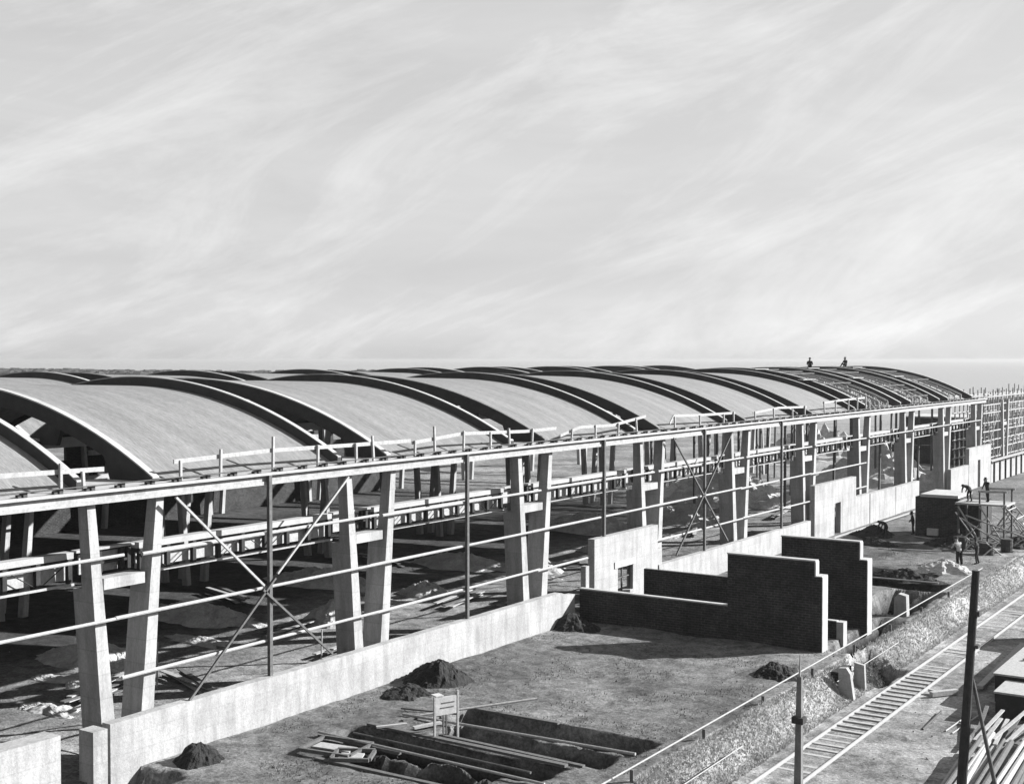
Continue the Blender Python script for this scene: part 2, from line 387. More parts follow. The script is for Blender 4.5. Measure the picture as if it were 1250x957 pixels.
# eave beams (front with gutter slab), valley beams --------------------
YA, YB = PY(-2) - 1, PY(9) + 2.2
def longbeam(name, x0, x1, z0, z1, m, ya=YA, yb=YB):
    return hp(MB().box(x0, x1, ya, yb, z0, z1).build(name, m))
longbeam('eave_beam', -34.55, -33.95, 8.88, 9.20, M['column'])
longbeam('eave_slab', -35.2, -33.76, 9.203, 9.30, M['concrete'])
longbeam('valley_beam', -59.6, -58.4, 8.75, 9.2, M['concrete'])
longbeam('valley_slab', -59.9, -58.0, 9.203, 9.34, M['concrete'])
longbeam('eave_beam', -84.2, -83.2, 8.75, 9.2, M['concrete'])
# slabs in the gaps near the eave
for k in range(-1, 10):
    hp(MB().box(-37.2, -35.21, PY(k) - 1.40, PY(k) + 1.40, 9.15, 9.29).build('gap_slab', M['concrete']))
# formwork brackets clamped along the eave
b = MB(); b.box(-34.02, -33.80, -.07, .07, 9.303, 9.44); b.box(-33.97, -33.84, -.24, -.12, 9.303, 9.40); b.box(-34.22, -33.99, -.03, .03, 9.303, 9.35)
br = b.build('bracket', M['steel'])
n = 0
for i in range(100):
    y = 18.0 + i * 1.235
    c = br if i == 0 else br.copy()
    if i: C.objects.link(c)
    c.location = (random.uniform(-.05, .03), y + random.uniform(-.09, .09), 0); hp(c)
hp(MB().tube((-33.72, YA, 9.47), (-33.72, YB, 9.47), .022).build('edge_wire', M['steel']))
hp(MB().box(-33.945, -33.90, YA, YB, 8.84, 8.97).build('edge_board', M['timber']))
# crane girders still in their formwork
def girder(xc, ya, yb, front=1):
    g = hp(MB().box(xc - .42, xc, ya, yb, 6.97, 7.18).build('crane_girder', M['concrete']))
    q = MB(); q.box(xc - .36, xc - .30, ya + .1, yb - .1, 6.24, 6.80); q.build('formwork_panel', M['timber'], g)
    m_ = max(2, int(round((yb - ya) / 1.2)))
    q = MB(); dg = q; q.k = 1; q.box(xc - .12, xc + .02, ya, yb, 6.08, 6.16); q.box(xc - .015, xc + .03, ya, yb, 6.80, 6.88); q.k = 0
    for i in range(m_ + 1):
        y = ya + .12 + (yb - ya - .24) * i / m_
        q.box(xc - .18, xc - .02, y - .08, y + .08, 6.16, 6.965)
        if i < m_:
            y2 = y + (yb - ya - .24) / m_
            a, c = (6.2, 6.84) if i % 2 else (6.84, 6.2)
            if random.random() < .85: dg.tube((xc - .05, y + .1, a), (xc - .05, y2 - .1, c), .02, n=5)
    q.build('lattice', [M['darktimber'], M['timber']], g)
for k in range(-2, 10):
    girder(-35.15, PY(k) + 1.35, PY(k + 1) - 1.35 if k < 9 else PY(k) + 1.7)
    girder(-57.6, PY(k) + 1.35, PY(k + 1) - 1.35) if k < 7 else None
    # short link between the splayed columns
    g = hp(MB().box(-35.5, -35.2, PY(k) - 1.2, PY(k) + 1.2, 7.12, 7.2).build('link_plank', M['timber']))
    q = MB(); q.box(-35.6, -35.54, PY(k) - .85, PY(k) + .75, 6.33, 7.0); q.build('formwork_panel', M['timber'], g)
    q = MB()
    for dy in (-.15, .75, 1.05): q.box(-35.45, -35.3, PY(k) + dy - .07, PY(k) + dy + .07, 6.33, 7.11)
    q.box(-35.44, -35.31, PY(k) - .08, PY(k) + 1.12, 6.62, 6.70)
    q.build('lattice', M['darktimber'], g)
# back wall of the far aisle with a strip of windows
bw_ = MB()
for k in range(-3, 6):
    ya, yb = PY(k), PY(k + 1)
    bw_.box(-84.6, -84.25, ya, yb, 0, 5.6); bw_.box(-84.6, -84.25, ya, yb, 6.7, 9.0)
    for a, c in ((0, 1.6), (3.0, 3.6), (5.3, 5.9), (7.6, 8.4), (10.4, 12.65)):
        bw_.box(-84.6, -84.25, ya + a, ya + c, 5.6, 6.7)
hp(bw_.build('back_wall', M['brick']))
# timber centering under the unshelled bays ---------------------------
for k, lab in ((6, 'timber centering under open ribs beside the last finished vault'), (7, 'timber centering in the middle bay of bare ribs'), (8, 'timber centering in the end bay of bare ribs, farthest from the finished vaults')):
    ya, yb = PY(k) + 1.44, PY(k + 1) - 1.44
    t = thing('timber_centering', lab, 'formwork', (-46.6, (ya + yb) / 2, 9), group='timber centering under the bare ribs')
    off = Vector(t.location)
    def tp(o): o.parent = t; o.location = -off; return o
    for fr in range(4):
        yy = ya + 1.1 + fr * (yb - ya - 2.2) / 3
        q = MB(); q.beam((-35.2, yy, 8.75), (-58, yy, 8.75), .1, .2)
        n = 18; prev = None
        for i in range(n + 1):
            x = -35.4 - i * 22.6 / n; zt = arcz(x, SPAN[0], -.1)
            q.beam((x, yy, 8.75), (x, yy, zt), .11, .11)
            if prev:
                q.beam((prev[0], yy, prev[1]), (x, yy, zt), .1, .18)
                if zt - 8.75 > 1: q.beam((prev[0], yy, 8.8), (x, yy, zt - .1), .07) if i % 2 else q.beam((prev[0], yy, prev[1] - .1), (x, yy, 8.8), .07)
            prev = (x, zt)
        tp(q.build('truss_frame', M['timber']))
    q = MB()
    for i in range(20):
        if k == 6 and i < 3: pass
        x = -35.6 - i * 1.15
        if random.random() < .3:
            q.beam((x, ya + .35, arcz(x, SPAN[0], .05)), (x, yb - .35, arcz(x, SPAN[0], .05)), .16, .08)
    tp(q.build('lagging', M['oldtimber']))
    for x in (-39.5, -43.8):
        q = MB(); q.box(x, x + .5, ya - 2.6, ya + .35, arcz(x, SPAN[0], .29), arcz(x, SPAN[0], .35))
        tp(q.build('walkway_board', M['timber']))
    for i in range(5):
        for j in (0, 1):
            x = -38 - i * 4.4; yy = ya + 2 + j * 5
            tp(MB().beam((x, yy, 0), (x + random.uniform(-.2, .2), yy, 8.65), .18).build('shore', M['oldtimber']))

# guard rails along the eave ------------------------------------------
def guard_rail(label, pts, posts, low=None):
    t = thing('guard_rail', label, 'guard rail', (-34.2, pts[0][0], 9.3), group='makeshift guard rails along the eave')
    off = Vector(t.location)
    q = MB()
    for (y, z), (y2, z2) in zip(pts, pts[1:]): q.beam((-34.2, y, z), (-34.2, y2, z2), .05, .15)
    o = q.build('rail_board', M['timber'], t); o.location = -off
    for y, z in posts:
        q = MB(); q.beam((-34.12, y, 9.3), (-34.12 + random.uniform(-.06, .04), y + random.uniform(-.05, .05), z), .09, .09)
        o = q.build('post', M['timber'], t); o.location = -off
guard_rail('board guard rail on the eave at the near end, left of the first gap', [(14, 9.95), (23.5, 9.99), (27.4, 9.93)], [(18, 10.1), (21, 10.1), (25.68, 10.24), (26.55, 9.92)])
guard_rail('guard rail along the eave of the nearest full vault', [(30.36, 9.97), (35.1, 10.08), (40.0, 10.02), (43.6, 10.0)], [(30.6, 10.0), (32.46, 10.29), (35.12, 10.6), (37.61, 10.15), (39.92, 10.1), (41.02, 10.34)])
guard_rail('guard rail with tall posts along the eave of the second full vault', [(43.7, 9.9), (47.41, 10.12), (52.63, 9.98), (55.6, 10.0)], [(43.8, 10.0), (45.24, 10.56), (47.41, 10.25), (49.6, 10.1), (51.2, 10.2), (53.2, 10.1)])
guard_rail('guard rail along the eave of the third vault, sagging at its near end', [(56, 9.6), (58, 9.95), (61.5, 9.9), (65.4, 10.25)], [(57.0, 9.9), (59.5, 10.0), (62, 10.0), (64.2, 10.2)])
guard_rail('guard rail along the eave of the fourth vault', [(68.5, 9.7), (69, 10.14), (73, 10.05), (77.98, 10.01)], [(69, 10.1), (72.5, 10.05), (76, 10.0), (77.6, 10.1)])
guard_rail('guard rail along the eave of the fifth vault', [(81, 9.9), (85.5, 10.1), (91, 10.0)], [(81.2, 10), (84.5, 10.1), (88, 10.0), (90.4, 10.1)])
guard_rail('short guard rail on the eave beside the first bare ribs', [(94.5, 10.2), (99, 10.3), (104.5, 10.35)], [(94.6, 10.3), (97, 10.3), (100, 10.3), (102.2, 10.4), (104.4, 10.5)])

# ================================================================ FACADE SCAFFOLD
t = thing('pole_scaffold', 'light pole scaffold of long horizontal rails and tall uprights in front of the columns', 'scaffold', (-33.6, 60, 0))
off = Vector(t.location)
def tp(o): o.parent = t; o.location = -off; return o
for z, x in ((7.02, -33.98), (5.02, -33.98), (3.02, -33.98)):
    for k in range(-2, 9 if z > 6 else 6):
        if z < 4 and k < 0: continue
        ya = PY(k) + .3 - (0.2 if z > 6 else .75) ; yb = PY(k + 1) + (.25 if z < 6 else -.9 + .45)
        ya = PY(k) - 1.0 * (z / 8) + random.uniform(-.2, .3) ; yb = PY(k + 1) + random.uniform(-.3, .25)
        if z > 6: ya += 1.35
        zz = z + random.uniform(-.03, .03)
        tp(MB().tube((x + .02, ya, zz), (x + (.02 if k % 2 else .06), yb, z + random.uniform(-.03, .05)), .066, .055).build('ledger', M['timber']))
UP = [PY(k) + PITCH / 2 + .03 for k in range(0, 5)]
for y in UP:
    tp(MB().box(-33.90, -33.76, y - .075, y + .075, 1.0 if y < 58 else 0, 9.2).build('upright', M['oldtimber']))
def brace(a, c, m='timber', w=.08): tp(MB().beam((-33.70, a[0], a[1]), (-33.70, c[0], c[1]), w, w).build('brace', M[m]))
brace((30.0, 8.8), (34.2, 5.15)); brace((34.15, 5.0), (37.95, 1.9), 'oldtimber'); brace((38.95, 8.82), (34.9, 5.5)); brace((34.8, 5.35), (30.55, 1.7), 'oldtimber')
brace((68.0, 8.87), (75.8, 1.9), 'oldtimber', .09); brace((76.4, 8.8), (68.4, 1.9), 'oldtimber', .09)

# ================================================================ WALLS
def wall_piece(name, label, boxes, m=None, cap=None, cat='wall', group=None, holes=()):
    x0 = sum((b_[0] + b_[1]) / 2 for b_ in boxes) / len(boxes); y0 = sum((b_[2] + b_[3]) / 2 for b_ in boxes) / len(boxes)
    b = MB()
    for q in boxes: b.box(q[0] - x0, q[1] - x0, q[2] - y0, q[3] - y0, q[4], q[5])
    o = b.build(name, m or M['wall']); o.location = (x0, y0, 0); tag(o, label, cat, group)
    if cap:
        b = MB()
        for q in cap: b.box(q[0] - x0, q[1] - x0, q[2] - y0, q[3] - y0, q[4], q[5])
        b.build('coping', M['coping'], o)
    return o
def low_wall(label, x0, x1, ya, yb, h, seed, ramp=0):
    """long low wall with a slightly uneven top and a ragged far end"""
    b = MB(); n = int((yb - ya) / .45); V = []
    yc = (ya + yb) / 2; xc = (x0 + x1) / 2
    for i in range(n + 1):
        y = ya + (yb - ya) * i / n
        z = h + .03 * noise.noise(Vector((y * .8, seed, 0)))
        if ramp and yb - y < 1.3: z -= .35 * (1.3 - (yb - y)) / 1.3 * random.uniform(.6, 1.2)
        V += [(x0 - xc, y - yc, -.9), (x1 - xc, y - yc, -.9), (x1 - xc, y - yc, z), (x0 - xc, y - yc, z)]
    F = [(0, 1, 2, 3), (n * 4, n * 4 + 3, n * 4 + 2, n * 4 + 1)]
    for i in range(n):
        a = i * 4; c = a + 4
        for j in range(4): F.append((a + j, c + j, c + (j + 1) % 4, a + (j + 1) % 4))
    b.add(V, F); o = b.build('low_wall', M['wall']); o.location = (xc, yc, 0)
    return tag(o, label, 'wall', 'pale walls along the foot of the hall')
low_wall('long low pale wall running from the front post to the ragged gap', -34.0, -33.6, 27.1, 56.5, 1.70, 1, 1)
low_wall('low pale wall between the windowed wall and the tall wall with a slot', -34.0, -33.6, 66.0, 90.4, 1.65, 2)
low_wall('short pale wall stub at the lower left corner', -34.0, -33.2, 10, 24.9, 1.95, 3)
b = MB(); b.box(-.35, .35, -.28, .28, -.9, 1.66); o = b.build('gate_pier', M['wall']); o.location = (-33.75, 26.55, 0); tag(o, 'square pale pier beside the near end of the long low wall', 'pier')
# windowed wall
o = wall_piece('window_wall', 'tall pale wall piece with one small window opening', [(-34.05, -33.65, 58.6, 61.15, 0, 4.0), (-34.05, -33.65, 61.15, 62.9, 0, .75), (-34.05, -33.65, 61.15, 62.9, 2.15, 4.0), (-34.05, -33.65, 62.9, 65.9, 0, 4.0), (-33.95, -33.68, 65.9, 66.5, 0, 2.6)], group='pale walls along the foot of the hall')
oc = Vector(o.location)
q = MB(); q.box(-33.66, -33.6, 60.75, 63.1, 2.15, 2.5); w = q.build('lintel', M['coping'], o); w.location = -oc
q = MB()
for yy in (61.18, 61.95, 62.85): q.box(-33.9, -33.82, yy - .03, yy + .05, .76, 2.14)
q.box(-33.9, -33.82, 61.2, 62.85, 1.5, 1.56); w = q.build('window_frame', M['oldtimber'], o); w.location = -oc
# slot wall + panels
o = wall_piece('slot_wall', 'tall pale wall with a narrow dark doorway beside low panels', [(-34.0, -33.6, 91.2, 95.5, 0, 4.15), (-34.0, -33.6, 95.5, 96.9, 2.45, 4.15), (-34.0, -33.6, 96.9, 100.5, 0, 4.15)], group='pale walls along the foot of the hall')
wall_piece('panel_wall', 'lower pale wall of three panels with dark joints', [(-34.0, -33.6, 100.52, 103.9, 0, 2.5), (-34.0, -33.6, 104.1, 110.9, 0, 2.45), (-34.0, -33.6, 110.98, 118.1, 0, 2.42)], group='pale walls along the foot of the hall')
wall_piece('plain_wall', 'plain pale wall panel behind the brick hut', [(-34.0, -33.6, 129.0, 135.8, 0, 2.65)], group='pale walls along the foot of the hall')
o = wall_piece('gable_wall', 'tall pale wall with a thin slot at the far end of the hall', [(-34.0, -33.6, 136.0, 139.6, 0, 4.3), (-34.0, -33.6, 139.6, 140.7, 2.9, 4.3), (-34.0, -33.6, 140.7, 145.3, 0, 4.3)], group='pale walls along the foot of the hall')
t = thing('post_wall', 'pale wall with dark upright posts below the far scaffold', 'wall', (-33.8, 160, 0), group='pale walls along the foot of the hall')
q = MB(); q.box(-.2, .2, -14.5, 20, 0, 2.0); q.build('wall_face', M['wall'], t)
for i in range(12):
    MB().box(.203, .35, -13.5 + i * 2.7, -13.3 + i * 2.7, 0, 2.3).build('post', M['darktimber'], t)
MB().box(-.25, .3, -14.6, 20, 2.31, 2.42).build('top_rail', M['timber'], t)
# dark brick partitions
wall_piece('brick_partition', 'tall dark brick partition nearest the rails, with a stepped pale end', [(-25.3, -20.95, 56.9, 57.25, -.3, 4.15), (-20.94, -20.6, 56.9, 57.6, -.3, 3.45)],
           M['brick'], [(-25.32, -20.9, 56.87, 57.28, 4.153, 4.22), (-20.945, -20.58, 56.87, 57.63, 3.453, 3.50), (-20.945, -20.88, 56.88, 57.3, 3.51, 4.15), (-20.597, -20.56, 56.9, 57.6, -.3, 3.45)])
wall_piece('brick_partition', 'tall dark brick partition behind the first one', [(-24.95, -20.85, 62.9, 63.25, -.3, 4.33), (-20.84, -20.45, 62.9, 63.6, -.3, 3.45)],
           M['brick'], [(-24.97, -20.8, 62.87, 63.28, 4.333, 4.40), (-20.845, -20.43, 62.87, 63.63, 3.453, 3.50), (-20.845, -20.78, 62.88, 63.3, 3.51, 4.33), (-20.447, -20.41, 62.9, 63.6, -.3, 3.45)])
wall_piece('brick_partition', 'low dark brick wall with a pale top in front of the windowed wall', [(-33.59, -25.31, 56.95, 57.2, -.3, 1.62)], M['brick'], [(-33.59, -25.31, 56.93, 57.22, 1.623, 1.69)])
wall_piece('brick_partition', 'low dark brick wall inside the enclosure, running back from the pale wall', [(-33.0, -24.96, 62.95, 63.2, -.3, 1.92)], M['brick'])
wall_piece('brick_partition', 'knee high brick stub between the two tall partitions', [(-22.4, -20.95, 59.9, 60.15, -.3, .85)], M['brick'], [(-22.42, -20.93, 59.88, 60.17, .853, .9), (-20.945, -20.6, 59.9, 60.4, -.3, .85)])
o = wall_piece('door_jamb', 'narrow pale jamb at the end of the low brick wall', [(-33.9, -33.6, 57.6, 57.95, -.2, 2.7)], M['wall'])
wall_piece('boundary_wall', 'low dark boundary wall seen between the far columns', [(-58, -38, 167.8, 168.2, -1, 2.4)], M['brick'])
o = wall_piece('storehouse', 'dark brick storehouse with a pale flat roof beyond the boundary wall', [(-52, -41, 176, 184, -1, 5.6)], M['brick'], [(-52.2, -40.8, 175.8, 184.2, 5.603, 5.8)], cat='building')
# brick hut in the distance
t = thing('brick_hut', 'square dark brick hut with a pale slab roof by the timber stand', 'hut', (-26.7, 100.5, 0))
MB().box(-1.6, 1.7, -2.0, 2.0, -.1, 3.05).build('wall', M['brick'], t)
MB().box(-1.2, 1.6, -2.08, 2.1, 3.053, 3.27).build('roof', M['coping'], t)
MB().box(1.71, 3.2, -1.7, 1.6, -.1, 2.85).build('annexe', M['brick'], t)
q = MB(); q.box(-.6, .2, -2.45, -2.1, .2, .7); q.build('light_box', M['coping'], t)

# ================================================================ RAILWAY, EMBANKMENT
t = thing('railway_track', 'straight single railway track with pale rails and closely laid sleepers', 'railway track', (-16.44, 70, -1))
for s in (-1, 1):
    q = MB(); q.box(s * .70 - .025, s * .70 + .025, -65, 130, .075, .11); q.box(s * .70 - .012, s * .70 + .012, -65, 130, .02, .075); q.box(s * .70 - .045, s * .70 + .045, -65, 130, .0, .02)
    q.build('rail', M['rail'], t)
b = MB().box(-.66, .66, -.10, .10, -.14, .055); slp = b.build('sleeper', M['timber'], t); slp.location.y = -32
for i in range(1, 95):
    c = slp.copy(); C.objects.link(c); c.parent = t; c.location = (random.uniform(-.03, .03), -32 + i * .70, (0.0 if 14 < i < 31 else -.038 - .0008 * abs(i - 22) + .06 * noise.noise(Vector((i * .3, 0, 0)))))
    c.rotation_euler.z = random.uniform(-.02, .02)
# pipeline along the top of the bank
for dx, z, r, lab in ((0, .42, .028, 'upper of two pale pipes running along the top of the grassy bank'), (-.22, .28, .022, 'lower of two pale pipes running along the top of the grassy bank')):
    t = thing('long_pipe', lab, 'pipe', (-19.3 + dx, 60, z), group='pipes along the bank')
    q = MB(); q.tube((0, -30, 0), (-.35, 23, 0), r); q.build('barrel', M['timber'], t)
    if dx == 0:
        for i in range(9): MB().box(-.06, .06, -24 + i * 5.4, -23.94 + i * 5.4, -.8, -.05).build('stake', M['oldtimber'], t)
for x, ya, yb, lab in ((-18.35, 52.6, 61.6, 'thin pale rod lying across the culvert lower down the bank'), (-17.95, 36, 42, 'thin pale rod lying low on the bank near the square post')):
    z = -.15
    o = MB().tube((0, ya - 57, z), (-.1, yb - 57, z), .02).build('rod', M['timber']); o.location = (x, 57, 0); tag(o, lab, 'rod')
# culvert
t = thing('culvert', 'small open culvert with two pale upright concrete cheeks in the bank', 'culvert', (-18.2, 54.2, 0))
q = MB(); q.prism_xz([(-.3, -1.1), (.4, -1.1), (.22, .1), (.05, .34), (-.28, .3)], -1.05, -.8); q.build('cheek', M['wall'], t)
q = MB(); q.prism_xz([(-.25, -1.1), (.3, -1.1), (.24, .12), (-.2, .2)], .75, .95); q.build('cheek', M['wall'], t)
MB().box(-.7, -.32, -.79, .74, -1.1, .05).build('throat', M['brick'], t)
o = MB().prism_xz([(-.35, -.2), (.35, -.2), (.3, 1.05), (-.1, 1.15), (-.32, .9)], -.25, .25).build('concrete_stump', M['wall']); o.location = (-20.1, 67.6, 0); tag(o, 'rough pale concrete stump near the pipes', 'block')

# ================================================================ TRENCH PIPES, PLANKS
def lie(name, label, cat, p, q, r, m='timber', flat=False, group=None):
    p = Vector(p); q = Vector(q); c = (p + q) / 2; b = MB()
    b.beam(p - c, q - c, r * 2.2, r * .9) if flat else b.tube(p - c, q - c, r)
    o = b.build(name, M[m]); o.location = c; return tag(o, label, cat, group)
lie('long_pipe', 'pale pipe laid across the upper dark trench', 'pipe', (-30.0, 37.75, .12), (-20.3, 38.15, .16), .055)
lie('long_board', 'dark edged board along the middle trench', 'board', (-30.3, 36.1, .10), (-21.7, 35.95, .10), .10, 'oldtimber', True)
lie('long_pipe', 'pale pipe along the lower trench reaching the picture edge', 'pipe', (-31, 34.15, .16), (-21.3, 33.95, .12), .05)
lie('rough_pole', 'dark pole lying beside the lower trench pipe', 'pole', (-30, 34.9, .1), (-22.3, 34.7, .1), .05, 'oldtimber')
lie('rough_pole', 'slim pale pole leaning under the sign board, its free end over the trench', 'pole', (-29.3, 37.9, .15), (-26.2, 41.2, .5), .045)
lie('rough_pole', 'short pale pole lying just behind the sign posts', 'pole', (-30.6, 38.4, .1), (-28.2, 38.9, .12), .035, 'oldtimber')
lie('plank', 'short bright plank across the start of the middle trench', 'plank', (-29.6, 35.7, .18), (-28.9, 36.6, .2), .07, flat=True)
lie('plank', 'bright plank end on the ground left of the sign', 'plank', (-28.6, 36.6, .1), (-28.1, 37.6, .14), .09, flat=True)
for i, (p, q, lab) in enumerate((((-28.4, 40.15, .03), (-24.6, 40.2, .04), 'dark board along the back edge of the upper trench'), ((-27.4, 36.6, .04), (-21.3, 36.4, .03), 'dark board between the upper and the middle trench'),
                 ((-31.0, 34.2, .04), (-27.2, 34.05, .05), 'short dark board at the left end of the lower trench'), ((-29.3, 32.15, .03), (-23.6, 32.2, .04), 'dark board along the front edge of the lowest trench'), ((-28.8, 39.6, .08), (-29.6, 37.2, .06), 'dark board lying crossways at the end of the upper trench'))):
    lie('long_board', lab, 'board', p, q, .08, 'oldtimber', True)
# timber frames on the ground at lower left
for i, (cx, cy, rz, lab) in enumerate(((-29.4, 33.3, .15, 'weathered timber frame lying flat at the end of the trenches'), (-28.3, 32.9, .5, 'smaller broken timber frame beside the flat one'))):
    t = thing('timber_frame', lab, 'frame', (cx, cy, .06), rz)
    w, d = (2.0, 1.6) if i == 0 else (1.3, 1.1)
    for s in (-1, 1):
        MB().box(-w / 2, w / 2, s * d / 2 - .06, s * d / 2 + .06, 0, .12).build('long_side', M['oldtimber'], t)
        MB().box(s * w / 2 - .06, s * w / 2 + .06, -d / 2 + .07, d / 2 - .07, 0, .11).build('short_side', M['oldtimber'], t)
    MB().box(-w / 2 + .2, w / 2 - .3, -.3, .25, .0, .05).build('board', M['timber'], t)
# sign board on posts
t = thing('sign_board', 'small pale board nailed between two upright posts by the trench', 'sign', (-27.05, 36.5, 0), 1.15)
q = MB(); q.box(-.42, .42, -.03, .03, .86, 1.5); q.build('board', M['coping'], t)
q = MB()
for z, a, c in ((1.27, -.2, .33), (1.10, -.25, .3)): q.box(a, c, -.045, -.031, z, z + .035)
q.build('lettering', M['oldtimber'], t)
q = MB(); q.box(-.42, -.1, -.02, .34, 1.52, 1.56); q.build('top_ledge', M['coping'], t)
for x in (-.46, .48): MB().box(x - .035, x + .035, -.04, .04, -.2, 1.52 if x < 0 else 1.66).build('post', M['timber'], t)
for x in (.1, .22): MB().box(x - .025, x + .025, .35, .40, -.2, .95).build('stay', M['oldtimber'], t)

# ================================================================ POSTS
t = thing('square_post', 'tapered square concrete post with a thin pin on top by the near bank', 'post', (-14.9, 39.1, -1), .05)
q = MB(); q.beam((0, 0, -.1), (.03, 0, 4.35), .26, .26, up=(1, 0, 0), w2=.15, h2=.15); q.build('shaft', M['post'], t)
q = MB(); q.tube((.03, 0, 4.36), (.04, 0, 5.05), .04, .02); q.build('pin', M['timber'], t)
q = MB(); q.box(-.18, .2, -.18, .18, 2.85, 3.05); q.build('collar', M['darktimber'], t)
t = thing('telegraph_pole', 'dark leaning wooden pole with a slanting strut beside the log pile', 'telegraph pole', (-10.2, 40.4, -1))
q = MB(); q.tube((0, 0, -.1), (.38, .3, 8.0), .165, .12, 12); q.build('shaft', M['darktimber'], t)
q = MB(); q.tube((1.25, .55, 0), (.30, .35, 4.6), .075, .055); q.build('strut', M['oldtimber'], t)
q = MB(); q.box(.28, .52, .18, .42, 6.6, 6.75); q.box(.27, .49, .18, .40, 5.6, 5.7); q.build('band', M['steel'], t)

# ================================================================ RIGHT FOREGROUND: long troughs, crates, logs
def trough(label, loc, rz, l, w, h, mname='darktimber', group=None):
    t = thing('timber_trough', label, 'trough', loc, rz, group)
    MB().box(-w / 2, -w / 2 + .09, -l / 2, l / 2, 0, h).build('side', M[mname], t); MB().box(w / 2 - .09, w / 2, -l / 2, l / 2, 0, h).build('side', M[mname], t)
    for s in (-1, 1): MB().box(-w / 2 + .1, w / 2 - .1, s * l / 2 - (.09 if s > 0 else 0), s * l / 2 + (.09 if s < 0 else 0), 0, h - .03).build('end', M[mname], t)
    MB().box(-w / 2 + .1, w / 2 - .1, -l / 2 + .1, l / 2 - .1, 0, .08).build('bottom', M[mname], t)
    return t
def stackbox(label, x0, x1, y0, y1, z1, topm='timber'):
    cx, cy = (x0 + x1) / 2, (y0 + y1) / 2
    t = thing('loading_dock', label, 'platform', (cx, cy, -1))
    w, l = (x1 - x0) / 2, (y1 - y0) / 2
    MB().box(-w, w, -l, l, 0, z1 - .08).build('body', M['darktimber'], t)
    MB().box(-w - .06, w + .06, -l - .06, l + .06, z1 - .077, z1).build('deck', M[topm], t)
    for i in range(int(l * 2 / 1.1)):
        MB().box(-w - .05, -w - .003, -l + .3 + i * 1.1, -l + .42 + i * 1.1, 0, z1 - .08).build('batten', M['oldtimber'], t)
    for i in range(int(l * .9)):
        MB().beam((random.uniform(-w * .6, w * .8), random.uniform(-l, l * .8), z1 + .03 + .012 * i), (random.uniform(-w * .6, w * .8), random.uniform(-l * .5, l), z1 + .035 + .012 * i), .16, .04).build('loose_board', M['oldtimber'], t)
    return t
stackbox('long dark timber platform with a pale deck at the right edge', -12.75, -10.0, 56.2, 68.0, 1.25)
stackbox('shorter dark timber block in front of the long platform', -12.2, -10.6, 53.9, 56.0, 1.05)
stackbox('dark tarred shed low beside the track at the right edge', -13.6, -11.5, 68.2, 71.0, 1.55, 'darktimber')
lie('plank', 'long pale plank lying by the dark platform, splintered along one edge', 'plank', (-13.7, 57.6, -.80), (-13.9, 67.3, -.72), .13, flat=True)
lie('rough_pole', 'dark pole lying on the platform deck', 'pole', (-11.6, 60, .34), (-11.9, 66, .34), .07, 'oldtimber')
o = MB().beam((-.45, -.55, 0), (.35, .55, 0), .22, .2).beam((-.7, .1, .0), (-.1, -.2, .0), .16, .12).build('timber_offcut', M['timber']); o.location = (-14.75, 56.0, -.85); tag(o, 'pair of bright timber offcuts beside the track', 'timber')
lie('iron_bar', 'short dark bar lying on the bare ground right of the track', 'bar', (-14.1, 50.3, -.95), (-14.2, 53.3, -.95), .045, 'steel')
lie('rough_pole', 'first of two thin pale rods lying side by side near the dark bar', 'pole', (-13.3, 50.6, -.95), (-13.1, 54.0, -.95), .03, 'timber')
lie('rough_pole', 'second of two thin pale rods, the one nearer the log pile', 'pole', (-13.0, 50.4, -.95), (-12.75, 54.0, -.95), .03, 'timber')
# log pile
random.seed(11)
n = 0
for layer in range(3):
    cnt = 12 - layer * 2
    for i in range(cnt):
        x = -11.35 + layer * .16 + i * .27 + random.uniform(-.04, .04); z = -.86 + layer * .24 + random.uniform(-.02, .02)
        y0 = 41.5 + random.uniform(-.5, .5); l = random.uniform(5.6, 7.2); sk_ = random.uniform(-.45, .15)
        r = random.uniform(.075, .13)
        p = Vector((x, y0, z)); q = Vector((x + sk_ * .5 - .35, y0 + l, z + random.uniform(-.06, .12)))
        c = (p + q) / 2; o = MB().tube(p - c, q - c, r, r * .8, 9).build('log', M['timber'] if random.random() < .6 else M['oldtimber']); o.location = c
        tag(o, 'stripped pole lying in the pile at the lower right corner', 'log', 'poles in the pile at the lower right')
for i in range(16):
    x = -11.9 + i * .17; p = Vector((x, 49.0 + random.uniform(-.4, .6), -.75 + random.uniform(-.1, .3))); q = p + Vector((random.uniform(-.5, .6), 4.2 + random.uniform(-.8, .8), random.uniform(-.15, .35)))
    c = (p + q) / 2; o = MB().beam(p - c, q - c, .14, .05).build('thin_plank', M['timber'] if i % 3 else M['oldtimber']); o.location = c
    tag(o, 'thin plank in the loose pile between the logs and the dark block', 'plank', 'loose planks behind the log pile')

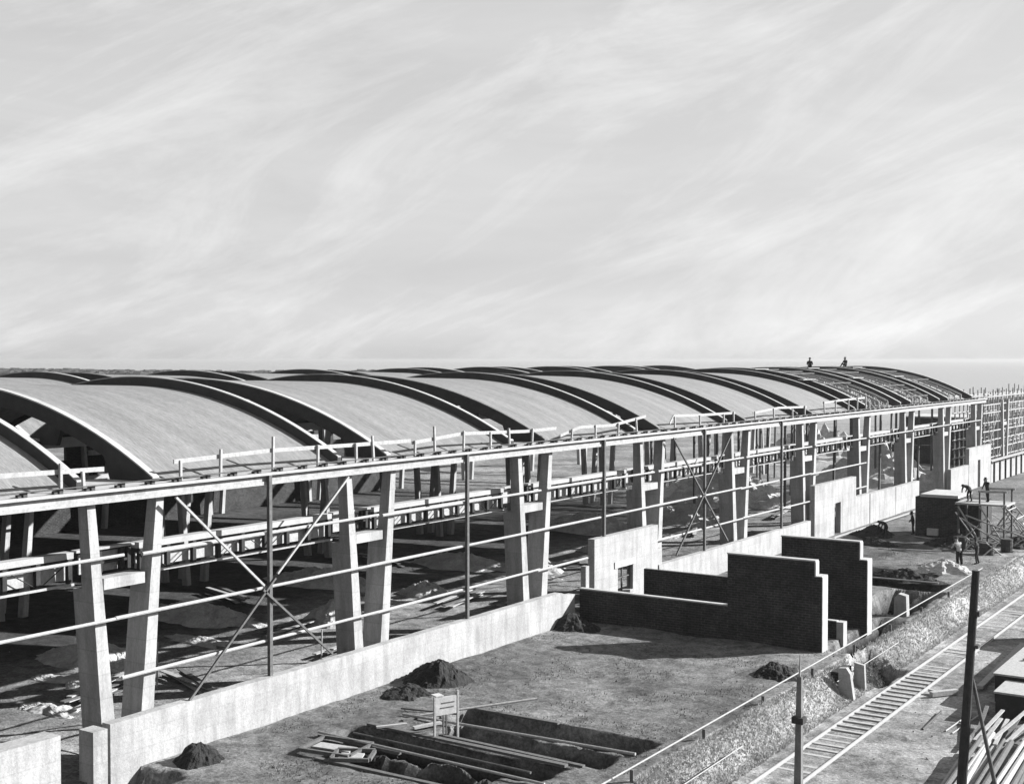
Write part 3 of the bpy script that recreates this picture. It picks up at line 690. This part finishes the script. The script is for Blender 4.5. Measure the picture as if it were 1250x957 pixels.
# ================================================================ TIMBER STAND by the hut
t = thing('timber_stand', 'rickety timber working stand with a railed deck and braced legs by the hut', 'stand', (-22.9, 97.0, 0))
MB().box(-1.7, 1.9, -1.4, 1.4, 2.95, 3.08).build('deck', M['timber'], t)
for x in (-1.5, 0, 1.7):
    for y in (-1.2, 1.2): MB().beam((x, y, 0), (x, y, 4.0 if x > -1 else 2.94), .12).build('post', M['oldtimber'], t)
MB().beam((-.1, -1.28, 3.95), (1.9, -1.28, 4.02), .06, .16).build('hand_rail', M['timber'], t)
MB().beam((-.1, 1.28, 3.95), (1.9, 1.28, 4.02), .06, .16).build('hand_rail', M['timber'], t)
for a, c in (((-1.5, -1.3, 2.8), (.1, -1.3, .2)), ((0, -1.3, 2.9), (1.7, -1.3, .3)), ((1.7, -1.3, 3.0), (4.6, -1.6, .1)), ((1.7, 1.2, 3.0), (4.4, 1.0, .1)), ((-.9, -1.5, 2.2), (3.6, -2.2, .9)), ((-1.2, -1.6, 2.0), (2.6, -2.6, 0)), ((0, 1.25, .2), (1.7, 1.25, 2.8))):
    MB().tube(a, c, .06).build('brace', M['timber'], t)
for i in range(5):
    f = i / 5 + .1; MB().tube((1.7 + 2.9 * f, -1.4, 3 - 2.9 * f), (1.7 + 2.8 * f, 1.1, 3 - 2.9 * f), .045).build('rung', M['timber'], t)
# second trestle to the right with saw horses
for i, (x, y, h, lab) in enumerate(((-20.6, 100.5, 1.5, 'low trestle of crossed poles right of the working stand'), (-22.6, 104.5, 1.9, 'taller trestle of crossed poles behind the working stand'), (-21.9, 92.5, .9, 'low trestle of crossed poles standing nearest the rails'))):
    t = thing('trestle', lab, 'trestle', (x, y, 0), i * .4, 'trestles round the working stand')
    for yy in (-1.2, 1.2):
        MB().tube((-.7, yy, 0), (.5, yy, h), .05).build('leg', M['timber'], t); MB().tube((.7, yy + .02, 0), (-.5, yy + .02, h), .05).build('leg', M['timber'], t)
    MB().tube((0, -1.6, h - .1), (0, 1.6, h - .1), .07).build('beam', M['timber'], t)
# barrels / drums near the stand
for i, (x, y, r, h, lab) in enumerate(((-23.6, 93.2, .45, .95, 'dark drum standing in front of the hut'), (-21.5, 92.0, .5, .8, 'squat dark drum below the working stand'), (-20.6, 94.0, .4, .9, 'dark drum nearest the rails below the working stand'))):
    t = thing('drum', lab, 'drum', (x, y, 0))
    MB().tube((0, 0, 0), (0, 0, h), r, n=16).build('barrel', M['steel'], t)
    q = MB()
    for z in (.03, h * .35, h * .65, h - .05): q.tube((0, 0, z - .02), (0, 0, z + .03), r + .025, n=16)
    q.build('hoops', M['steel'], t)

# ================================================================ FAR SCAFFOLD
t = thing('tower_scaffold', 'dense grid scaffold of poles rising beyond the far end of the hall', 'scaffold', (-34.5, 158, 0)); off = Vector(t.location)
ysc = [-12 + i * 2.0 for i in range(17)]
for x in (0, -1.6, -3.2):
    q = MB()
    for y in ysc: q.tube((x, y, 0), (x + random.uniform(-.1, .1), y, 9.5 + random.uniform(0, .9)), .075, n=6)
    q.build('upright_row', M['timber'], t)
    q = MB()
    for z in (2.5, 3.5, 4.5, 5.5, 6.5, 7.5, 8.5, 9.4): q.tube((x + .08, -13, z + random.uniform(-.08, .08)), (x + .08, 20, z + random.uniform(-.1, .1)), .075, n=6)
    q.build('ledger_row', M['timber'], t)
for y in ysc:
    for z in (2.5, 4.5, 6.5, 8.5): MB().tube((.2, y + .08, z + .08), (-3.2, y + .08, z + .08), .05, n=6).build('cross_pole', M['timber'], t)
q = MB()
for i in range(0, 12, 3): q.tube((.15, ysc[i], 2.5), (.15, ysc[i] + 7.8 if i < 9 else ysc[i] + 5, 9.3), .05, n=6); q.tube((.15, ysc[i] + 5.2, 2.0), (.15, ysc[i], 7.5), .05, n=6)
q.build('diagonal_braces', M['timber'], t)

# ================================================================ HEAPS inside and out
def heap(name, label, cat, x, y, rx, ry, h, m, seed, group=None, sharp=.35):
    n1, n2 = 60, 22; V = []; F = []
    for j in range(n2 + 1):
        f = j / n2; q = 1 - f
        for i in range(n1):
            a = 2 * math.pi * i / n1; ca2, sa2 = math.cos(a), math.sin(a)
            k = 1 + sharp * noise.noise(Vector((ca2 * 1.5, sa2 * 1.5, seed))) + .10 * noise.noise(Vector((ca2 * 5, sa2 * 5, seed + f * 5)))
            px, py = rx * 1.35 * q * k * ca2, ry * 1.35 * q * k * sa2
            z = h * max(0, (1 - (1.02 * q) ** 1.35)) ** 1.15
            w = min(1, q * 3 + .25)
            z *= 1 + .45 * noise.noise(Vector((px * .9 + seed * 3, py * .9, 0)))
            z += .16 * h ** .5 * (noise.noise(Vector((px * 3 + seed, py * 3, 1))) + .6 * noise.noise(Vector((px * 8 + seed, py * 8, 2)))) * min(1, f * 6) - .06 * (1 - min(1, f * 6))
            V.append((px, py, z))
    for j in range(n2):
        for i in range(n1): F.append((j * n1 + i, j * n1 + (i + 1) % n1, (j + 1) * n1 + (i + 1) % n1, (j + 1) * n1 + i))
    b = MB(); b.add(V, F); o = b.build(name, M[m]); o.location = (x, y, 0)
    return tag(o, label, cat, group)
heap('dirt_mound', 'dark dirt mound against the low wall behind the sign', 'mound', -32.1, 42.7, 1.15, 1.1, .95, 'subsoil', 1)
heap('dirt_mound', 'flat dark spill of dirt below the bigger mound', 'mound', -31.9, 40.4, .8, .8, .35, 'subsoil', 2)
heap('dirt_mound', 'dark bushy mound at the wall foot in the lower left', 'mound', -32.5, 29.9, .65, .65, .6, 'subsoil', 3)
heap('dirt_mound', 'dark mound by the square post and the bank', 'mound', -20.7, 51.6, .8, 1.0, .55, 'subsoil', 4)
heap('dirt_mound', 'dark mound in the ragged gap between the pale walls', 'mound', -33.0, 55.3, 1.1, .9, .7, 'subsoil', 5)
for i, (x, y, rx, ry, h, lab) in enumerate(((-43.9, 49.4, 1.2, 1.1, 1.15, 'pale canvas covered heap inside the hall beside the second column pair'), (-44.6, 58.3, 1.5, .9, .75, 'flat pale canvas covered heap inside the hall before the third column pair'),
                              (-44.6, 69.0, 2.0, 1.4, 1.0, 'pale heap inside the hall behind the windowed wall'), (-43.6, 79.0, 2.2, 1.5, 1.2, 'pale heap in the hall before the fifth column pair'))):
    heap('covered_heap', lab, 'heap', x, y, rx, ry, h, 'sack', 20 + i, 'pale heaps inside the hall', .5)
for i, (x, y, rx, ry, h, lab) in enumerate(((-47.5, 37.5, 2.6, 1.6, .6, 'low earth heap in the hall behind the first column pair'), (-50.5, 46.5, 3.2, 1.4, .8, 'long earth heap in the shade in the first bay'), (-52, 58, 3.4, 1.5, .9, 'long earth heap in the shade in the second bay'),
                              (-49, 68, 3, 1.6, .8, 'earth heap in the hall behind the windowed wall'), (-51, 88, 4, 2, 1.3, 'broad earth heap under the fifth vault'), (-46, 96, 3.5, 2.2, 1.6, 'tall earth heap under the last finished vault'), (-50, 112, 6, 3.5, 3.2, 'high pale earth bank under the bare ribs'))):
    heap('earth_heap', lab, 'heap', x, y, rx, ry, h, 'grassy', 40 + i, 'earth heaps inside the hall')
for i, (x, y, rx, ry, lab) in enumerate(((-44.6, 34.2, 1.6, .9, 'flat pale sheet added as sunlight on the hall floor behind the nearest column'), (-46.0, 42.6, 1.7, .6, 'narrow pale sheet added as sunlight on the hall floor in the first bay'), (-43.2, 66.4, 1.8, .8, 'flat pale sheet added as sunlight on the hall floor left of the windowed wall'),
                              (-45.6, 55.2, 1.9, .5, 'long pale sheet added as sunlight on the hall floor in the second bay'), (-42.0, 31.0, 1.2, .7, 'small pale sheet added as sunlight on the floor at the near end of the hall'), (-44.8, 87.5, 2.0, .8, 'pale sheet added as sunlight on the hall floor near the sixth column pair'), (-41.5, 74.6, 1.3, .7, 'pale sheet added as sunlight on the floor behind the windowed wall'))):
    heap('sunlight_sheet', lab, 'sheet', x, y, rx, ry, .22, 'sack', 80 + i, 'pale sheets added as sunlight inside the hall', .8)  # flat sheets stand in for streaks of sunlight, added on the floor
# timber stacks inside
random.seed(5)
SP = [(-42, 33.5, .3), (-44.5, 47, .1), (-41.5, 57.5, .2), (-43, 70.5, -.2), (-42.5, 76, .3), (-44, 84, 0), (-43, 90, .4), (-53, 51, 1.2), (-54, 66, 1.3), (-41.5, 104, .2), (-40, 36.5, 1.3), (-39, 45.3, .12), (-38.8, 59, .1)]
WD = ['behind the first column pair', 'before the second column pair', 'below the second bay rails', 'behind the windowed wall', 'left of the fourth column pair', 'under the fourth vault', 'before the sixth column pair', 'deep in the first bay', 'deep in the third bay', 'under the first bare ribs', 'close behind the nearest wall', 'just inside the low wall in the first bay', 'just inside the low wall in the second bay']
for (x, y, a), wd in zip(SP, WD):
    t = thing('board_stack', 'low stack of pale boards, ' + wd, 'board stack', (x, y, 0), a, 'board stacks inside the hall')
    for j in range(random.randint(4, 7)):
        MB().beam((random.uniform(-.5, .5), -2 + random.uniform(-.5, .5), .06 + .06 * j), (random.uniform(-.5, .5), 2 + random.uniform(-.5, .5), .07 + .06 * j), .25, .05).build('board', M['timber'] if j % 2 else M['oldtimber'], t)
for i, (x, y, h) in enumerate(((-41.2, 35.6, 1.9), (-37.5, 41.5, 1.8), (-48.2, 41, 1.6))):
    o = MB().tube((0, 0, -.1), (.05, 0, h), .035).build('stake', M['timber']); o.location = (x, y, 0)
    tag(o, ('thin pale stake upright on the hall floor behind the first columns', 'thin stake standing inside the low wall in the first bay', 'thin stake deep in the first bay')[i], 'stake', 'stakes inside the hall')

# loose clods and scraps on the ground
random.seed(3)
b = MB()
for i in range(1500):
    if i % 3 == 0: x = random.uniform(-19.2, -10); y = random.uniform(38, 95)
    elif i % 3 == 1: x = random.uniform(-33, -19.3); y = random.uniform(30, 100)
    else: x = random.uniform(-58, -35); y = random.uniform(30, 110)
    s = random.uniform(.02, .07) * (1.5 if random.random() < .08 else 1); z = height(x, y) 
    if -17.9 < x < -15.2: continue
    V = [(x + s * random.uniform(.6, 1.2) * math.cos(k * 2.1), y + s * random.uniform(.6, 1.2) * math.sin(k * 2.1), z - .02) for k in range(3)] + [(x, y, z + s * random.uniform(.5, 1.1))]
    b.add(V, [(0, 2, 1), (0, 1, 3), (1, 2, 3), (2, 0, 3)])
o = b.build('rubble', M['ground']); o['kind'] = 'stuff'
# dry grass on the bank and weeds on the yard
def blades(name, m, n, dom, hs, ws):
    b = MB()
    for i in range(n):
        x, y = dom(); z = height(x, y) - .02
        for k in range(3):
            a = random.uniform(0, 6.28); h = random.uniform(*hs); w = random.uniform(*ws); lx = math.cos(a) * h * random.uniform(.2, .9); ly = math.sin(a) * h * random.uniform(.2, .9); px = -math.sin(a) * w; py = math.cos(a) * w
            b.v += [(x - px, y - py, z), (x + px, y + py, z), (x + lx, y + ly, z + h)]; o = len(b.v) - 3; b.f.append((o, o + 1, o + 2)); b.mi.append(0)
    me = bpy.data.meshes.new(name); me.from_pydata(b.v, [], b.f); me.materials.append(m); o = bpy.data.objects.new(name, me); C.objects.link(o); o['kind'] = 'stuff'
    return o
def bank():
    while True:
        y = 36 + 65 * random.random() ** 1.5; x = random.uniform(-19.3, -17.75)
        if noise.noise(Vector((x * 1.5, y * .8, 7))) > -.9: return x, y
def yard():
    while True:
        y = 29 + 70 * random.random() ** 1.4; x = random.uniform(-33.3, -19.4)
        if noise.noise(Vector((x * .5, y * .5, 17))) > .12: return x, y
blades('dry_grass', M['grassy'], 26000, bank, (.05, .18), (.005, .014))
blades('weeds', M['darkgrass'], 7000, yard, (.03, .12), (.006, .02))

# clutter round the hut and the far yard
heap('dirt_mound', 'dark spoil heap in front of the panel wall joints', 'mound', -31.2, 97.3, 1.2, 1.8, .8, 'subsoil', 61)
heap('dirt_mound', 'dark spoil heap beside the slotted wall foot', 'mound', -29.6, 92.2, 1.5, 1.0, .5, 'subsoil', 62)
heap('rubble_heap', 'pale rubble heap in front of the workman in the pale jacket', 'heap', -22.2, 83.2, 1.6, 1.2, .7, 'sack', 63, None, .7)
heap('dirt_mound', 'dark spoil heap at the far edge of the crossing trench', 'mound', -23.5, 78.8, 1.8, .9, .6, 'subsoil', 64)
heap('dirt_mound', 'low dark heap under the working stand', 'mound', -24.5, 95.0, 1.8, 1.3, .8, 'subsoil', 65)
heap('dirt_mound', 'low dark heap behind the drums at the right', 'mound', -20.3, 97.4, 1.7, 1.3, .7, 'subsoil', 66)
heap('sand_heap', 'big pale sand heap seen between the far columns', 'heap', -43.5, 136.5, 6.0, 5.0, 4.2, 'sack', 67, None, .2)
heap('sand_heap', 'wide pale sand heap beyond the end of the hall', 'heap', -60, 165, 9.0, 6.0, 4.0, 'sack', 68, None, .2)
lie('long_board', 'long pale board along the foot of the panel wall', 'board', (-32.8, 93.0, .15), (-32.4, 119.0, .2), .09, flat=True)
lie('long_pipe', 'pale pipe across the trench behind the brick partitions', 'pipe', (-25.6, 77.4, .15), (-20.9, 77.6, .15), .05)
lie('rough_pole', 'pale pole lying on the yard between the two dark heaps', 'pole', (-27.5, 90.0, .1), (-24.3, 91.0, .1), .06)
random.seed(21)
for i in range(26):
    x = random.uniform(-25.5, -19.8); y = random.uniform(93.5, 108); a = random.uniform(0, 3.14); l = random.uniform(1.5, 3.6)
    up = random.random() < .5
    p = Vector((x, y, .06)); q = p + Vector((l * math.cos(a), l * math.sin(a) * .6, (random.uniform(.8, 2.4) if up else .06)))
    lie('rough_pole', 'rough pole among the jumble round the working stand', 'pole', p, q, random.uniform(.03, .055), 'timber' if random.random() < .55 else 'oldtimber', group='loose poles round the working stand')

# ================================================================ PEOPLE
def person(label, loc, face, J, top='cloth_dark', group='workmen on the site', hat=True):
    """J: joint dict in metres about the feet, +x is forward"""
    t = thing('person', label, 'person', loc, face, group)
    names = ['pel', 'chest', 'neck', 'head', 'headtop', 'shl', 'ell', 'hal', 'shr', 'elr', 'har', 'hil', 'knl', 'ftl', 'tol', 'hir', 'knr', 'ftr', 'tor']
    E_ = [(0, 1), (1, 2), (2, 3), (3, 4), (1, 5), (5, 6), (6, 7), (1, 8), (8, 9), (9, 10), (0, 11), (11, 12), (12, 13), (13, 14), (0, 15), (15, 16), (16, 17), (17, 18)]
    rad = dict(pel=.15, chest=.16, neck=.06, head=.10, headtop=.085, shl=.08, ell=.055, hal=.045, shr=.08, elr=.055, har=.045, hil=.10, knl=.075, ftl=.055, tol=.045, hir=.10, knr=.075, ftr=.055, tor=.045)
    me = bpy.data.meshes.new('body'); me.from_pydata([J[k] for k in names], E_, [])
    o = bpy.data.objects.new('body', me); C.objects.link(o); o.parent = t
    sk_ = o.modifiers.new('skin', 'SKIN'); 
    for i, k in enumerate(names):
        r = rad[k]; me.skin_vertices[0].data[i].radius = (r, r)
    me.skin_vertices[0].data[0].use_root = True
    sb = o.modifiers.new('sub', 'SUBSURF'); sb.levels = 2; sb.render_levels = 2
    me.materials.append(M[top])
    h = Vector(J['headtop'])
    MB().tube(h + Vector((0, 0, -.02)), h + Vector((0, 0, .0)), .16, .15, 14).tube(h + Vector((0, 0, .0)), h + Vector((0, 0, .11)), .10, .08, 14).build('hat', M['cloth_dark'], t)
    hd = Vector(J['head'])
    MB().tube(hd + Vector((.06, 0, -.10)), hd + Vector((.10, 0, .05)), .07, .08, 12).build('face', M['skin'], t)
    if top == 'cloth_light':
        hp_ = Vector(J['hil']); hr_ = Vector(J['hir'])
        q = MB()
        for a, k, f in (('hil', 'knl', 'ftl'), ('hir', 'knr', 'ftr')):
            q.tube(Vector(J[a]) + Vector((0, 0, .05)), J[k], .125, .10, 12); q.tube(J[k], J[f], .10, .085, 12)
        q.build('trousers', M['cloth_dark'], t)
    return t
def standing(lean=0, arm=(.1, .15)):
    l = lean
    return dict(pel=(0, 0, .92), chest=(.02 + l * .5, 0, 1.28), neck=(.03 + l * .8, 0, 1.48), head=(.05 + l, 0, 1.60), headtop=(.05 + l * 1.1, 0, 1.70),
                shl=(.02 + l * .6, .2, 1.40), ell=(.02 + l + arm[0] * .4, .27, 1.12), hal=(.12 + l + arm[0], .22, .92 + arm[1]), shr=(.02 + l * .6, -.2, 1.40), elr=(.03 + l, -.27, 1.12), har=(.15 + l + arm[0] * .5, -.22, .92),
                hil=(0, .1, .86), knl=(.05, .11, .48), ftl=(0, .12, .06), tol=(.18, .13, .04), hir=(0, -.1, .86), knr=(-.02, -.11, .48), ftr=(-.12, -.12, .06), tor=(.06, -.13, .04))
def bending():
    return dict(pel=(-.1, 0, .88), chest=(.25, 0, 1.12), neck=(.45, 0, 1.15), head=(.56, 0, 1.12), headtop=(.64, 0, 1.10),
                shl=(.35, .2, 1.10), ell=(.45, .24, .85), hal=(.5, .2, .6), shr=(.35, -.2, 1.10), elr=(.48, -.24, .85), har=(.55, -.2, .62),
                hil=(-.08, .1, .83), knl=(.05, .12, .47), ftl=(-.05, .13, .06), tol=(.13, .14, .04), hir=(-.08, -.1, .83), knr=(.0, -.12, .47), ftr=(-.15, -.13, .06), tor=(.03, -.14, .04))
def sitting():
    return dict(pel=(0, 0, .12), chest=(.05, 0, .48), neck=(.08, 0, .68), head=(.12, 0, .80), headtop=(.13, 0, .90),
                shl=(.07, .2, .60), ell=(.2, .26, .36), hal=(.38, .2, .32), shr=(.07, -.2, .60), elr=(.2, -.26, .36), har=(.38, -.2, .32),
                hil=(.08, .1, .12), knl=(.42, .14, .38), ftl=(.5, .14, .06), tol=(.66, .15, .04), hir=(.08, -.1, .12), knr=(.45, -.14, .34), ftr=(.62, -.14, .06), tor=(.78, -.15, .04))
person('workman in a pale jacket leaning forward by the end of the brick hut', (-21.9, 86.3, 0), 2.4, standing(.28, (.2, .1)), 'cloth_light')
person('workman in dark clothes standing behind the pale jacketed one', (-21.0, 87.2, 0), 3.3, standing(.05), 'cloth_dark')
person('workman standing against the pale panel wall left of the brick hut', (-28.7, 99.3, 0), 3.6, standing(.05, (.15, .2)), 'cloth_dark')
person('workman stooping over the earth beside the panel wall', (-30.0, 96.6, 0), 2.8, bending(), 'cloth_dark')
person('workman bending on the deck of the timber stand', (-23.9, 96.8, 3.08), 2.6, bending(), 'cloth_dark')
person('workman standing at the rail of the timber stand', (-22.7, 97.3, 3.08), -2.2, standing(.15), 'cloth_dark')
person('workman walking by the trestle at the right edge of the view', (-20.4, 103.5, 0), -1.7, standing(.1), 'cloth_dark')
person('workman sitting on top of a bare arch, nearer the finished vaults', (-44.2, 118.4, arcz(-44.2, SPAN[0], .29)), -1.2, sitting(), 'cloth_dark')
person('workman crouched on top of a bare arch, nearer the far end of the hall', (-45.0, 131.05, arcz(-45.0, SPAN[0], .29)), -1.9, sitting(), 'cloth_dark')

# ================================================================ HAZE
b = MB().box(-9300, 9300, -400, 9800, -4, 16); hz = b.build('haze', M['wood']); hz.data.materials.clear()
hm = bpy.data.materials.new('air'); hm.use_nodes = True; nn = hm.node_tree.nodes; nn.remove(nn['Principled BSDF'])
pv = nn.new('ShaderNodeVolumePrincipled'); pv.inputs['Color'].default_value = (.45, .45, .45, 1); pv.inputs['Density'].default_value = .00016; pv.inputs['Anisotropy'].default_value = .2
hm.node_tree.links.new(pv.outputs[0], nn['Material Output'].inputs['Volume'])
hz.data.materials.append(hm); hz['kind'] = 'stuff'
